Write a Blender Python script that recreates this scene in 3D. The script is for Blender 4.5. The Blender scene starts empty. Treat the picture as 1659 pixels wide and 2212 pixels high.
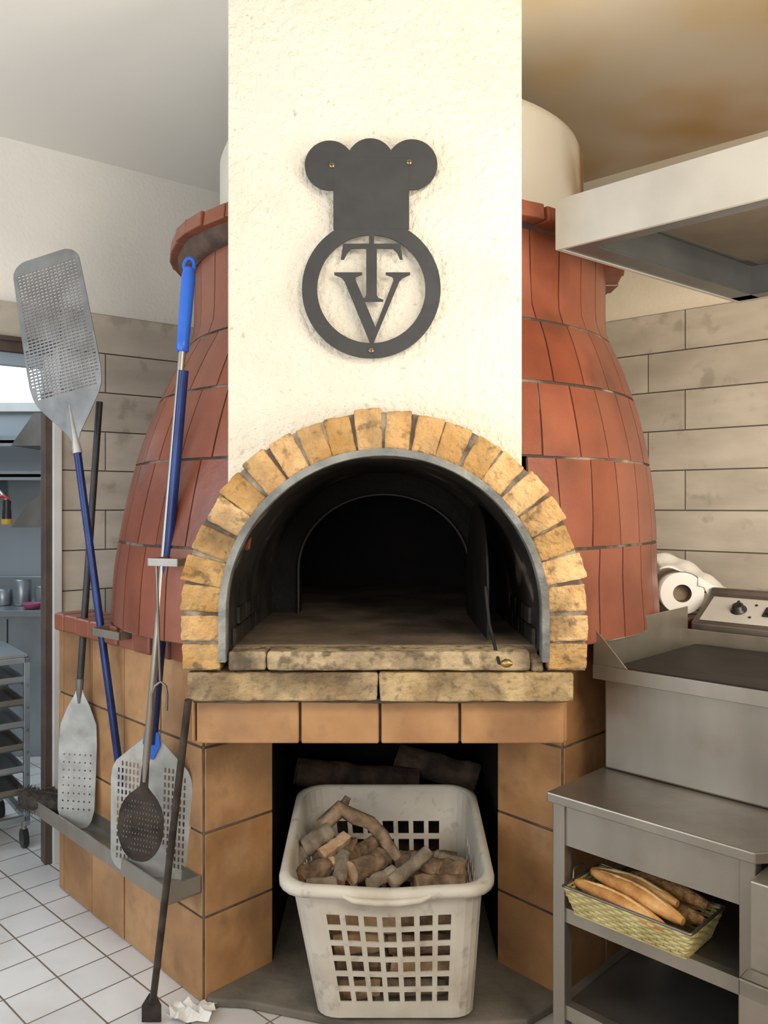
import bpy, bmesh, math, random
from mathutils import Vector, Matrix
random.seed(7)
F=1750.0; CX=829.5; HY=1090.0; H=1.54     # surveyed focal length (px), principal point, eye height (m)
def S(px,py,d):
    return Vector(((px-CX)*d/F, d, H-(py-HY)*d/F))
V3=Vector
def R(a,b): return random.uniform(a,b)

# ------------------------------------------------------------------ materials
MATS={}
def M(name,c1,c2=None,scale=5,rough=.6,metal=0,bump=0,bscale=60,tint=0,stretch=(1,1,1),
      dirt=None,emit=None,spec=.5,ramp=(.35,.65),bdist=.01):
    m=bpy.data.materials.new(name); m.use_nodes=True
    nt=m.node_tree; N=nt.nodes; Lk=nt.links
    b=N['Principled BSDF']
    b.inputs['Roughness'].default_value=rough
    b.inputs['Metallic'].default_value=metal
    b.inputs['Specular IOR Level'].default_value=spec
    tc=N.new('ShaderNodeTexCoord'); mp=N.new('ShaderNodeMapping')
    mp.inputs['Scale'].default_value=stretch
    Lk.new(tc.outputs['Object'],mp.inputs['Vector'])
    c2=c2 or c1
    no=N.new('ShaderNodeTexNoise'); no.inputs['Scale'].default_value=scale; no.inputs['Detail'].default_value=6
    Lk.new(mp.outputs[0],no.inputs['Vector'])
    cr=N.new('ShaderNodeValToRGB')
    cr.color_ramp.elements[0].position=ramp[0]; cr.color_ramp.elements[1].position=ramp[1]
    cr.color_ramp.elements[0].color=(*c1,1); cr.color_ramp.elements[1].color=(*c2,1)
    Lk.new(no.outputs['Fac'],cr.inputs[0])
    col=cr.outputs[0]
    if dirt:
        ds=dirt if isinstance(dirt,list) else [dirt]
        for dc,dscale,lo,hi,amt in ds:
            n2=N.new('ShaderNodeTexNoise'); n2.inputs['Scale'].default_value=dscale; n2.inputs['Detail'].default_value=8
            Lk.new(tc.outputs['Object'],n2.inputs['Vector'])
            mr=N.new('ShaderNodeMapRange'); mr.inputs[1].default_value=lo; mr.inputs[2].default_value=hi
            mr.inputs[4].default_value=amt
            Lk.new(n2.outputs['Fac'],mr.inputs[0])
            mx=N.new('ShaderNodeMix'); mx.data_type='RGBA'
            Lk.new(mr.outputs[0],mx.inputs[0]); Lk.new(col,mx.inputs[6]); mx.inputs[7].default_value=(*dc,1)
            col=mx.outputs[2]
    if tint:
        at=N.new('ShaderNodeAttribute'); at.attribute_name='tint'
        mr=N.new('ShaderNodeMapRange'); mr.inputs[3].default_value=1-tint; mr.inputs[4].default_value=1+tint
        Lk.new(at.outputs['Fac'],mr.inputs[0])
        hs=N.new('ShaderNodeHueSaturation')
        Lk.new(mr.outputs[0],hs.inputs['Value']); Lk.new(col,hs.inputs['Color'])
        mr2=N.new('ShaderNodeMapRange'); mr2.inputs[3].default_value=1+tint*.35; mr2.inputs[4].default_value=1-tint*.35
        Lk.new(at.outputs['Fac'],mr2.inputs[0]); Lk.new(mr2.outputs[0],hs.inputs['Saturation'])
        col=hs.outputs[0]
    Lk.new(col,b.inputs['Base Color'])
    if bump:
        nb=N.new('ShaderNodeTexNoise'); nb.inputs['Scale'].default_value=bscale; nb.inputs['Detail'].default_value=8
        Lk.new(mp.outputs[0],nb.inputs['Vector'])
        bp=N.new('ShaderNodeBump'); bp.inputs['Strength'].default_value=bump; bp.inputs['Distance'].default_value=bdist
        Lk.new(nb.outputs['Fac'],bp.inputs['Height']); Lk.new(bp.outputs[0],b.inputs['Normal'])
    if emit:
        b.inputs['Emission Color'].default_value=(*emit[0],1); b.inputs['Emission Strength'].default_value=emit[1]
    MATS[name]=m
    return m

stucco=M('stucco_cream',(.70,.645,.54),(.79,.74,.635),scale=2.2,rough=.9,bump=.9,bscale=50,bdist=.018,dirt=[((.50,.40,.27),3.0,.56,.85,.45),((.33,.24,.14),45,.67,.73,.45)])
plaster=M('wall_plaster',(.72,.69,.63),(.78,.75,.69),scale=2,rough=.9,bump=.2,bscale=60)
plaster_d=M('wall_plaster_warm',(.70,.62,.48),(.76,.68,.55),scale=2,rough=.9,bump=.2,bscale=60,dirt=((.45,.28,.11),2.5,.58,.75,.4))
walltile=M('wood_look_tile',(.45,.40,.33),(.57,.515,.43),scale=3.5,rough=.45,tint=.08,stretch=(1,1,3),bump=.1,bscale=20,dirt=[((.27,.23,.175),9,.58,.67,.5),((.38,.325,.26),2.5,.50,.66,.45)])
grout=M('tile_grout',(.09,.075,.06),rough=.9)
redtile=M('terracotta_tile',(.170,.046,.024),(.255,.075,.039),scale=3,rough=.36,tint=.11,bump=.2,bscale=25,dirt=[((.075,.03,.02),4,.54,.74,.6),((.30,.15,.10),2.4,.60,.85,.4)])
redmortar=M('dome_mortar',(.055,.04,.032),(.26,.22,.17),scale=5,rough=.95,bump=.4,bscale=60,ramp=(.48,.64))
rimmortar=M('rim_mortar',(.07,.045,.034),(.14,.09,.065),scale=12,rough=.95,bump=.6,bscale=40)
ochre=M('ochre_tile',(.33,.16,.062),(.47,.255,.108),scale=5,rough=.5,tint=.10,bump=.25,bscale=25,dirt=[((.15,.085,.043),3,.49,.76,.65),((.12,.065,.035),14,.55,.80,.45),((.60,.42,.23),4,.62,.78,.45)])
archbrick=M('firebrick_yellow',(.47,.26,.09),(.64,.41,.18),scale=9,rough=.85,tint=.18,bump=1,bscale=60,bdist=.014,dirt=[((.28,.175,.08),10,.49,.65,.6),((.10,.062,.034),6,.54,.72,.75),((.06,.04,.02),35,.56,.69,.6)])
archmortar=M('sooty_mortar',(.09,.068,.05),(.32,.275,.21),scale=14,rough=.95,bump=.8,bscale=60,ramp=(.44,.64))
sillstone=M('sill_stone',(.44,.31,.15),(.57,.43,.24),scale=9,rough=.8,tint=.08,bump=1,bscale=60,dirt=[((.25,.16,.07),12,.43,.61,.7),((.085,.053,.028),4.5,.47,.63,.85),((.055,.037,.022),40,.53,.69,.6)])
edgestone=M('hearth_edge_stone',(.44,.33,.185),(.58,.46,.29),scale=9,rough=.8,tint=.06,bump=1,bscale=60,dirt=[((.22,.145,.07),9,.43,.62,.7),((.07,.048,.03),5,.48,.62,.8),((.06,.042,.028),30,.51,.65,.7)])
hearth=M('hearth_stone',(.12,.087,.06),(.21,.15,.097),scale=5,rough=.7,bump=.4,bscale=40,dirt=((.03,.02,.015),3,.46,.64,.75))
soot=M('sooty_brick',(.009,.008,.007),(.036,.029,.023),scale=5,rough=.45,bump=.5,bscale=25,dirt=[((.26,.22,.17),5,.60,.68,.7)],tint=.3)
sootstoreblack=M('soot_store_black',(.003,.003,.003),(.009,.0075,.0065),scale=6,rough=.7,bump=.3,spec=.2)  # near-black for the sooty oven chamber, and for the wood store walls
iron=M('cast_iron',(.010,.009,.008),(.025,.022,.02),scale=20,rough=.6,metal=.0,spec=.3)
doorblack=M('oven_door_black',(.005,.005,.005),(.011,.010,.009),scale=10,rough=.6,spec=.3)
galv=M('galvanised_band',(.13,.135,.13),(.28,.28,.26),scale=18,rough=.5,metal=.5,bump=.25,dirt=((.07,.06,.05),9,.48,.68,.65))
black=M('black_powdercoat',(.022,.022,.024),(.03,.03,.032),scale=20,rough=.55)
bronze=M('screw_bronze',(.30,.22,.13),rough=.35,metal=.9)
steel=M('stainless_steel',(.28,.25,.21),(.38,.345,.295),scale=4,rough=.36,metal=.8,stretch=(1,1,.15),bump=.05,bscale=50,dirt=((.17,.125,.08),5,.54,.8,.5))
steeld=M('stainless_dark',(.17,.155,.135),(.24,.22,.20),scale=5,rough=.4,metal=.8)
steelb=M('stainless_cool',(.27,.30,.325),(.38,.415,.44),scale=3,rough=.35,metal=.75)
hoodmat=M('hood_steel_pale',(.40,.38,.34),(.50,.475,.43),scale=4,rough=.42,metal=.35)
hoodgut=M('hood_gutter',(.12,.125,.13),(.18,.185,.19),scale=4,rough=.35,metal=.7)
hoodin=M('hood_inside',(.08,.065,.05),(.15,.12,.09),scale=3,rough=.45,metal=.5)  # inside of the hood, darker and browner than the canopy
griddle=M('griddle_plate',(.010,.0095,.009),(.022,.020,.019),scale=6,rough=.55,metal=.1,bump=.1,spec=.3)
alu=M('peel_aluminium',(.145,.14,.132),(.235,.23,.22),scale=9,rough=.5,metal=.6,dirt=((.09,.08,.07),8,.50,.75,.5))
aluworn=M('peel_worn_white',(.34,.34,.32),(.50,.50,.47),scale=12,rough=.5,metal=.35,dirt=((.18,.145,.11),10,.52,.68,.55))
burnt=M('burnt_steel',(.022,.016,.013),(.07,.052,.04),scale=16,rough=.5,metal=.5)
blueplastic=M('blue_plastic',(.015,.10,.52),(.02,.13,.60),scale=5,rough=.35)
bluedark=M('blue_anodised',(.006,.018,.095),(.012,.035,.15),scale=9,rough=.35,metal=.3)
blackshaft=M('black_shaft',(.012,.012,.014),(.03,.03,.03),scale=14,rough=.5)
white=M('white_plastic',(.52,.475,.395),(.63,.585,.50),scale=4,rough=.5,dirt=[((.30,.22,.145),5,.50,.74,.6),((.15,.10,.07),22,.58,.73,.5)])
bark=M('log_bark',(.10,.06,.036),(.29,.185,.11),scale=22,rough=.9,bump=.9,bscale=50,dirt=((.40,.31,.21),10,.55,.65,.5))
barkg=M('log_bark_grey',(.15,.115,.08),(.35,.28,.20),scale=18,rough=.9,bump=.7,bscale=60,dirt=((.12,.075,.05),9,.52,.66,.6))
barkdark=M('log_bark_dark',(.03,.02,.014),(.10,.065,.045),scale=14,rough=.95,bump=.9,bscale=40)  # darker bark for the logs in the wood store
cutwood=M('cut_wood',(.34,.20,.10),(.56,.39,.23),scale=18,rough=.85,bump=.5,dirt=((.16,.10,.06),10,.54,.68,.55))
concrete=M('sooty_concrete',(.10,.085,.065),(.21,.18,.14),scale=4,rough=.9,bump=.4,bscale=30)
crust=M('bread_crust',(.38,.15,.035),(.68,.36,.11),scale=14,rough=.5,bump=.5,bscale=60,dirt=((.76,.52,.26),9,.57,.7,.55))
crust2=M('bread_crust_seeded',(.22,.10,.03),(.50,.27,.10),scale=60,rough=.7,bump=.9,bscale=120)
crumb=M('bread_crumb',(.60,.36,.14),(.80,.58,.30),scale=30,rough=.8,bump=.5)
wicker=M('straw_wicker',(.40,.32,.12),(.58,.49,.22),scale=20,rough=.5)
paper=M('white_paper',(.80,.78,.74),rough=.9)
card=M('cardboard',(.24,.18,.12),rough=.9)
panelw=M('panel_pale',(.62,.60,.56),(.70,.68,.64),scale=5,rough=.4,metal=.3)
blk=M('black_plastic',(.015,.015,.015),rough=.35)
brown=M('brown_frame',(.06,.04,.03),(.09,.06,.045),scale=10,rough=.5)
aluframe=M('aluminium_frame',(.56,.56,.53),(.64,.64,.61),scale=5,rough=.4)
pane=M('daylight_pane',(.8,.9,1),rough=.3,emit=((.80,.90,1.0),3.2))
redp=M('red_plastic',(.5,.02,.03),rough=.4)
yel=M('yellow_plastic',(.6,.35,.03),rough=.4)
pink=M('pink_plastic',(.42,.09,.17),rough=.4)
bristle=M('dark_bristle',(.02,.015,.012),(.05,.04,.03),scale=40,rough=.9)
brass=M('brass',(.42,.26,.10),rough=.35,metal=.9)

# floor: square tiles laid diagonally
def floor_mat():
    m=bpy.data.materials.new('floor_tiles'); m.use_nodes=True
    N=m.node_tree.nodes; L=m.node_tree.links; b=N['Principled BSDF']; b.inputs['Roughness'].default_value=.35
    tc=N.new('ShaderNodeTexCoord'); mp=N.new('ShaderNodeMapping'); mp.inputs['Rotation'].default_value=(0,0,math.radians(44)); mp.inputs['Location'].default_value=(.05,.03,0)
    L.new(tc.outputs['Object'],mp.inputs[0])
    br=N.new('ShaderNodeTexBrick'); br.offset=0; br.squash=1
    br.inputs['Scale'].default_value=1; br.inputs['Brick Width'].default_value=.17; br.inputs['Row Height'].default_value=.17
    br.inputs['Mortar Size'].default_value=.0030; br.inputs['Mortar Smooth'].default_value=.1
    br.inputs['Color1'].default_value=(.66,.66,.66,1); br.inputs['Color2'].default_value=(.76,.75,.74,1); br.inputs['Mortar'].default_value=(.16,.125,.10,1)
    L.new(mp.outputs[0],br.inputs[0])
    n=N.new('ShaderNodeTexNoise'); n.inputs['Scale'].default_value=3; n.inputs['Detail'].default_value=8; L.new(tc.outputs['Object'],n.inputs['Vector'])
    sx=N.new('ShaderNodeSeparateXYZ'); L.new(tc.outputs['Object'],sx.inputs[0])
    gx=N.new('ShaderNodeMapRange'); gx.inputs[1].default_value=-.9; gx.inputs[2].default_value=-.2; L.new(sx.outputs[0],gx.inputs[0])
    mr=N.new('ShaderNodeMapRange'); mr.inputs[1].default_value=.5; mr.inputs[2].default_value=.8; mr.inputs[4].default_value=.4
    L.new(n.outputs['Fac'],mr.inputs[0])
    ad=N.new('ShaderNodeMath'); ad.operation='MULTIPLY_ADD'; L.new(gx.outputs[0],ad.inputs[0]); ad.inputs[1].default_value=.40; L.new(mr.outputs[0],ad.inputs[2])
    mx=N.new('ShaderNodeMix'); mx.data_type='RGBA'; L.new(ad.outputs[0],mx.inputs[0]); L.new(br.outputs['Color'],mx.inputs[6]); mx.inputs[7].default_value=(.36,.26,.17,1)
    L.new(mx.outputs[2],b.inputs['Base Color'])
    bp=N.new('ShaderNodeBump'); bp.inputs['Strength'].default_value=.4; bp.inputs['Distance'].default_value=.004; bp.invert=True
    L.new(br.outputs['Fac'],bp.inputs['Height']); L.new(bp.outputs[0],b.inputs['Normal'])
    return m
floortile=floor_mat()

def stain_mat(name,clean,stained,dark,x0,x1,w0,w1,nscale=1.6,nlo=.38,nhi=.62,base=.2):
    # smoke-stained plaster: staining grows towards the cooking line, strongest along the right-hand wall
    m=bpy.data.materials.new(name); m.use_nodes=True
    N=m.node_tree.nodes; L=m.node_tree.links; b=N['Principled BSDF']; b.inputs['Roughness'].default_value=.9
    tc=N.new('ShaderNodeTexCoord'); sx=N.new('ShaderNodeSeparateXYZ'); L.new(tc.outputs['Object'],sx.inputs[0])
    def math_(op,a,bv):
        q=N.new('ShaderNodeMath'); q.operation=op
        for i,x in enumerate((a,bv)):
            if isinstance(x,(int,float)): q.inputs[i].default_value=x
            else: L.new(x,q.inputs[i])
        return q.outputs[0]
    def rng(v,a,bb,lo=0,hi=1):
        q=N.new('ShaderNodeMapRange'); q.interpolation_type='SMOOTHSTEP'
        q.inputs[1].default_value=a; q.inputs[2].default_value=bb; q.inputs[3].default_value=lo; q.inputs[4].default_value=hi
        L.new(v,q.inputs[0]); return q.outputs[0]
    n=N.new('ShaderNodeTexNoise'); n.inputs['Scale'].default_value=nscale; n.inputs['Detail'].default_value=2; L.new(tc.outputs['Object'],n.inputs['Vector'])
    nf=rng(n.outputs['Fac'],nlo,nhi)
    xs=rng(sx.outputs[0],x0,x1)
    w=math_('ADD',math_('MULTIPLY',sx.outputs[0],.656),math_('MULTIPLY',sx.outputs[1],.755))
    ws=rng(w,w0,w1)
    mx=N.new('ShaderNodeMix'); mx.data_type='RGBA'
    L.new(math_('MULTIPLY',xs,math_('ADD',math_('MULTIPLY',nf,.75),.25)),mx.inputs[0]); mx.inputs[6].default_value=(*clean,1); mx.inputs[7].default_value=(*stained,1)
    m2=N.new('ShaderNodeMix'); m2.data_type='RGBA'
    L.new(math_('MULTIPLY',math_('MULTIPLY',xs,ws),math_('ADD',math_('MULTIPLY',nf,1-base),base)),m2.inputs[0]); L.new(mx.outputs[2],m2.inputs[6]); m2.inputs[7].default_value=(*dark,1)
    L.new(m2.outputs[2],b.inputs['Base Color'])
    return m
ceilmat=stain_mat('ceiling_smoke_stained',(.77,.74,.68),(.76,.58,.32),(.45,.26,.09),.1,.6,2.6,3.7,1.7,.30,.70,.22)
neckmat=stain_mat('neck_smoke_stained',(.70,.66,.57),(.66,.53,.36),(.24,.13,.05),.56,.72,-1,-.5,4,.40,.60)

# ------------------------------------------------------------------ mesh builder
class MB:
    def __init__(s): s.v=[];s.f=[];s.m=[];s.t=[];s.s=[]
    def add(s,vs,fs,mat=0,tint=None,smooth=False):
        o=len(s.v); s.v+= [V3(p) for p in vs]
        if tint is None: tint=random.random()
        for f in fs:
            s.f.append([i+o for i in f]); s.m.append(mat); s.t.append(tint); s.s.append(smooth)
    def obox(s,o,a,b,c,mat=0,tint=None):
        o,a,b,c=map(V3,(o,a,b,c))
        vs=[o,o+a,o+a+b,o+b,o+c,o+a+c,o+a+b+c,o+b+c]
        s.add(vs,[(0,3,2,1),(4,5,6,7),(0,1,5,4),(1,2,6,5),(2,3,7,6),(3,0,4,7)],mat,tint)
    def box(s,x0,x1,y0,y1,z0,z1,mat=0,tint=None):
        s.obox((x0,y0,z0),(x1-x0,0,0),(0,y1-y0,0),(0,0,z1-z0),mat,tint)
    def prism(s,poly,vec,mat=0,tint=None):
        n=len(poly); vec=V3(vec); poly=[V3(p) for p in poly]
        vs=poly+[p+vec for p in poly]
        fs=[list(range(n))[::-1],[n+i for i in range(n)]]+[(i,(i+1)%n,n+(i+1)%n,n+i) for i in range(n)]
        s.add(vs,fs,mat,tint)
    def tube(s,pts,rad,n=12,mat=0,tint=None,caps=True,capmat=None,jit=0,closed=False,smooth=True):
        pts=[V3(p) for p in pts]; k=len(pts)
        if isinstance(rad,(int,float)): rad=[rad]*k
        vs=[];ref=None; ja=[1+R(-jit,jit) for _ in range(n)]
        for i,p in enumerate(pts):
            if closed: t=(pts[(i+1)%k]-pts[i-1]).normalized()
            else: t=(pts[min(i+1,k-1)]-pts[max(i-1,0)]).normalized()
            if ref is None:
                ref=V3((0,0,1)) if abs(t.z)<.9 else V3((1,0,0))
            x=(ref-t*ref.dot(t)).normalized(); ref=x; y=t.cross(x)
            for j in range(n):
                a=2*math.pi*j/n; r=rad[i]*ja[j]*(1+R(-jit,jit)*.35)
                vs.append(p+x*math.cos(a)*r+y*math.sin(a)*r)
        fs=[]
        for i in range(k if closed else k-1):
            i2=(i+1)%k
            for j in range(n):
                fs.append((i*n+j,i*n+(j+1)%n,i2*n+(j+1)%n,i2*n+j))
        if tint is None: tint=random.random()
        s.add(vs,fs,mat,tint,smooth)
        if caps and not closed:
            cm=mat if capmat is None else capmat
            s.add(vs[:n],[list(range(n))[::-1]],cm,tint); s.add(vs[-n:],[list(range(n))],cm,tint)
    def cyl(s,p0,p1,r,n=16,mat=0,r1=None,**k):
        s.tube([p0,p1],[r,r if r1 is None else r1],n,mat,**k)
    def lathe(s,prof,c,n=64,a0=0,a1=2*math.pi,mat=0,tint=None,smooth=True,cf=None):
        c=V3(c); full=abs(a1-a0-2*math.pi)<1e-6; cols=n if full else n+1
        vs=[];fs=[]
        for (r,z) in prof:
            cc=c if cf is None else cf(z)
            for j in range(cols):
                a=a0+(a1-a0)*j/n
                vs.append(cc+V3((r*math.sin(a),-r*math.cos(a),z)))
        for i in range(len(prof)-1):
            for j in range(n):
                j2=(j+1)%cols
                fs.append((i*cols+j,i*cols+j2,(i+1)*cols+j2,(i+1)*cols+j))
        s.add(vs,fs,mat,tint,smooth)
    def build(s,name,mats,parent=None,loc=None,bevel=0,bseg=2,solid=0,soff=0,merge=False,sub=0,worn=0,wscale=.03,wsub=2):
        if parent is not None: L=V3(parent['_w'])
        elif loc is not None: L=V3(loc)
        else:
            xs=[p.x for p in s.v]; ys=[p.y for p in s.v]; zs=[p.z for p in s.v]
            L=V3(((min(xs)+max(xs))/2,(min(ys)+max(ys))/2,min(zs)))
        me=bpy.data.meshes.new(name)
        me.from_pydata([tuple(p-L) for p in s.v],[],s.f)
        for mm in (mats if isinstance(mats,(list,tuple)) else [mats]): me.materials.append(mm)
        at=me.attributes.new('tint','FLOAT','FACE')
        for i,p in enumerate(me.polygons):
            p.material_index=s.m[i]; p.use_smooth=s.s[i]; at.data[i].value=s.t[i]
        bm=bmesh.new(); bm.from_mesh(me)
        if merge:
            bmesh.ops.remove_doubles(bm,verts=bm.verts,dist=1e-5)
            bmesh.ops.dissolve_degenerate(bm,edges=bm.edges,dist=1e-6)
        bmesh.ops.recalc_face_normals(bm,faces=bm.faces)
        bm.to_mesh(me); bm.free()
        o=bpy.data.objects.new(name,me); bpy.context.scene.collection.objects.link(o)
        if parent is not None: o.parent=parent; o['_w']=tuple(L)
        else: o.location=L; o['_w']=tuple(L)
        if solid:
            q=o.modifiers.new('solid','SOLIDIFY'); q.thickness=solid; q.offset=soff
        if bevel:
            q=o.modifiers.new('bevel','BEVEL'); q.width=bevel; q.segments=bseg; q.limit_method='ANGLE'; q.angle_limit=.6
        if sub:
            q=o.modifiers.new('sub','SUBSURF'); q.levels=sub; q.render_levels=sub
        if worn:
            q=o.modifiers.new('cut','SUBSURF'); q.subdivision_type='SIMPLE'; q.levels=wsub; q.render_levels=wsub
            tx=bpy.data.textures.new(name+'_wear','CLOUDS'); tx.noise_scale=wscale; tx.noise_depth=3
            q=o.modifiers.new('wear','DISPLACE'); q.texture=tx; q.strength=worn; q.mid_level=.5; q.texture_coords='LOCAL'
        return o
def tag(o,label,cat,group=None,kind=None):
    o['label']=label; o['category']=cat
    if group: o['group']=group
    if kind: o['kind']=kind
    return o
def thing(name,loc,label,cat,group=None):
    e=bpy.data.objects.new(name,None); bpy.context.scene.collection.objects.link(e)
    e.empty_display_size=.05; e.location=loc; e['_w']=tuple(loc)
    return tag(e,label,cat,group)
def struct(o): o['kind']='structure'; return o

CEIL=3.07
# ------------------------------------------------------------------ room shell
mb=MB(); mb.box(-5,4,-2.5,6.0,-.06,0); struct(mb.build('floor',[floortile],loc=(0,0,0)))
mb=MB(); mb.box(-5,4,-2.5,6.0,CEIL,CEIL+.06); struct(mb.build('ceiling',[ceilmat],loc=(0,0,0)))
a=V3((.789,.615,0)).normalized(); nl=V3((a.y,-a.x,0)); P0=V3((-1.564,3.3,0))-nl*.07
def WL(s,z,o=0): p=P0+a*s+nl*o; return V3((p.x,p.y,z))
c=V3((.754,-.656,0)).normalized(); nr=V3((-.656,-.755,0)).normalized(); Q0=V3((1.555,3.28,0))-nr*.035
def WR(u,z,o=0): p=Q0+c*u+nr*o; return V3((p.x,p.y,z))
den=a.x*(-c.y)+c.x*a.y; dx=Q0-P0
sC=(dx.x*(-c.y)+c.x*dx.y)/den
corner=P0+a*sC
uC=(corner-Q0).dot(c)
OPEN0,OPEN1,OPENZ=-1.25,.19,2.225
mb=MB(); T=.12; TL=.05
mb.obox(WL(OPEN1,0,-TL),a*(sC-OPEN1+.2),nl*TL,(0,0,CEIL))
mb.obox(WL(OPEN0,OPENZ,-TL),a*(OPEN1-OPEN0),nl*TL,(0,0,CEIL-OPENZ))
mb.obox(WL(OPEN0-2.2,0,-TL),a*2.2,nl*TL,(0,0,CEIL))
ZT=2.39; RH=.175; g=.0055
def tiles(mbx,W,lo,hi,z_lo,z_hi,joints,along,nrm):
    k=0; z=ZT
    while z>z_lo+.02:
        zb=max(z-RH,z_lo)
        if z<=z_hi+1e-6:
            j=joints[k%2]; L=1.2
            st=j-math.ceil((j-lo)/L)*L
            while st<hi:
                s0=max(st,lo)+g/2; s1=min(st+L,hi)-g/2
                if s1>s0+.01: mbx.obox(W(s0,zb+g/2,0),along*(s1-s0),nrm*.010,(0,0,z-zb-g),1)
                st+=L
        z-=RH; k+=1
tiles(mb,WL,.257,sC,0,ZT,(.9,.45),a,nl)
tiles(mb,WL,OPEN0,.257,OPENZ+.01,ZT,(.9,.45),a,nl)
mb.obox(WL(.257,0,0),a*(sC-.257),nl*.004,(0,0,ZT),2)
struct(mb.build('wall_left',[plaster,walltile,grout],loc=(0,0,0)))
mb=MB()
mb.obox(WR(uC-.2,0,-T),c*(3.4-uC),nr*T,(0,0,CEIL))
tiles(mb,WR,uC,3.2,0,ZT,(-.346,-.512),c,nr)
mb.obox(WR(uC,0,0),c*(3.2-uC),nr*.004,(0,0,ZT),2)
struct(mb.build('wall_right',[plaster_d,walltile,grout],loc=(0,0,0)))
mb=MB(); mb.obox(WL(.188,0,-.045),a*.030,nl*.065,(0,0,OPENZ-.20)); struct(mb.build('trim_1',[brown],loc=(0,0,0),bevel=.003))
mb=MB(); mb.obox(WL(.2185,0,0),a*.037,nl*.035,(0,0,OPENZ-.26)); struct(mb.build('trim_2',[aluframe],loc=(0,0,0),bevel=.003))
mb=MB(); mb.obox(WL(OPEN0,OPENZ-.045,-.05),a*(OPEN1-OPEN0+.03),nl*.07,(0,0,.045)); mb.obox(WL(OPEN0,OPENZ-.005,-.05),a*(OPEN1-OPEN0+.05),nl*.085,(0,0,.02)); struct(mb.build('trim_3',[brown],loc=(0,0,0),bevel=.003))
mb=MB(); mb.obox(WL(OPEN0,OPENZ-.10,-.05),a*(.185-OPEN0),nl*.04,(0,0,.054)); struct(mb.build('trim_4',[M('cool_frame',(.30,.37,.43),rough=.4)],loc=(0,0,0),bevel=.003))
WZ0,WZ1=2.24,2.54
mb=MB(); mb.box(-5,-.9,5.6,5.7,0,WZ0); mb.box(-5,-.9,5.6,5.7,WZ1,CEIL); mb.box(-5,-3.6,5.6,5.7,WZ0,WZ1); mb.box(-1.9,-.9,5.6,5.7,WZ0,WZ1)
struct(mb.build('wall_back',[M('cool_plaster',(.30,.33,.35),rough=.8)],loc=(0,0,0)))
mb=MB(); mb.box(-5.1,-5,-2.5,5.7,0,CEIL); struct(mb.build('wall_side',[plaster],loc=(0,0,0)))
mb=MB(); mb.box(-3.6,-1.9,5.64,5.66,WZ0,WZ1,0)
for x in (-3.6,-2.9,-1.94): mb.box(x,x+.04,5.58,5.67,WZ0,WZ1,1)
for z in (WZ0-.06,WZ1-.02): mb.box(-3.6,-1.9,5.56,5.67,z,z+.06,1)
struct(mb.build('window_1',[pane,aluframe],loc=(0,0,0)))

# ------------------------------------------------------------------ oven
DC=V3((.0,3.25,0))
def dcx(z): return V3((.005+.055*max(0,min(1,(z-1.3)/.8)),3.25,0))
oven=thing('pizza_oven',(.03,3.0,0),'domed wood-fired pizza oven clad in red tile with yellow brick arch','pizza oven')
A=V3((-.556,2.5,0)); B=V3((-1.304,3.262,0)); A2=V3((.551,2.5,0)); B2=V3((1.36,3.33,0))
PI=V3((-.371,2.69,0)); PI2=V3((.379,2.69,0))
ROWS=[0,.265,.525,.79,1.05]
def panel(mbx,p0,p1,rows,tw,start=0,th=.03,nrm=None):
    d=(p1-p0); L=d.length; d.normalize()
    n=nrm or V3((d.y,-d.x,0))
    mbx.obox(p0-n*th,d*L,n*th,(0,0,rows[-1]),1)
    for k in range(len(rows)-1):
        s=-start
        while s<L:
            s0=max(s,0)+.003; s1=min(s+tw,L)-.003
            if s1-s0>.02: mbx.obox(p0+d*s0+V3((0,0,rows[k]+.004)),d*(s1-s0),n*(.006+R(-.001,.001)),(0,0,rows[k+1]-rows[k]-.008),0)
            s+=tw
mb=MB()
nL=V3((-(B-A).y,(B-A).x,0)).normalized(); nL=nL if nL.y<0 else -nL
nR=V3(((B2-A2).y,-(B2-A2).x,0)).normalized()
panel(mb,A,B,ROWS,.255,nrm=nL); panel(mb,A2,B2,ROWS,.255,nrm=nR)
panel(mb,B,V3((-1.14,3.56,0)),ROWS,.255,nrm=V3((-.88,.47,0)))
nP=V3(((PI-A).y,-(PI-A).x,0)).normalized(); panel(mb,A,PI,ROWS[:4]+[.86],.30,nrm=nP)
nP2=V3((-(PI2-A2).y,(PI2-A2).x,0)).normalized(); nP2=nP2 if nP2.y<0 else -nP2; panel(mb,A2,PI2,ROWS[:4]+[.86],.30,nrm=nP2)
mb.obox(PI+V3((-.12,.0,0)),(.12,0,0),(0,.85,0),(0,0,.87),2); mb.obox(PI2,(.12,0,0),(0,.85,0),(0,0,.87),2)
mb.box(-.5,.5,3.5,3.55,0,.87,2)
basemortar=M('base_mortar',(.07,.05,.035),(.16,.12,.085),scale=14,rough=.95,bump=.5,bscale=50)
mb.build('base',[ochre,basemortar,sootstoreblack],parent=oven,bevel=.003)
mb=MB()
mb.prism([(-.54,2.6,.862),(-.556,2.53,.862),(B.x+.03,B.y+.02,.862),(-1.13,3.55,.862),(0,4.3,.862),(B2.x-.03,B2.y+.02,.862),(.551,2.53,.862),(.516,2.6,.862)],(0,0,.198))
mb.build('deck',[sootstoreblack],parent=oven)
mb=MB()
mb.box(-.54,.512,2.31,2.62,.865,.992,1)
for x0,x1 in ((-.532,-.239),(-.236,-.0125),(-.0095,.2135),(.2165,.512)):
    mb.box(x0+.002,x1-.002,2.29+R(-.001,.002),2.33,.864,.990,0)
mb.box(-.546,-.536,2.30,2.6,.866,.990,0); mb.box(.506,.520,2.30,2.6,.866,.990,0)
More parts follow.
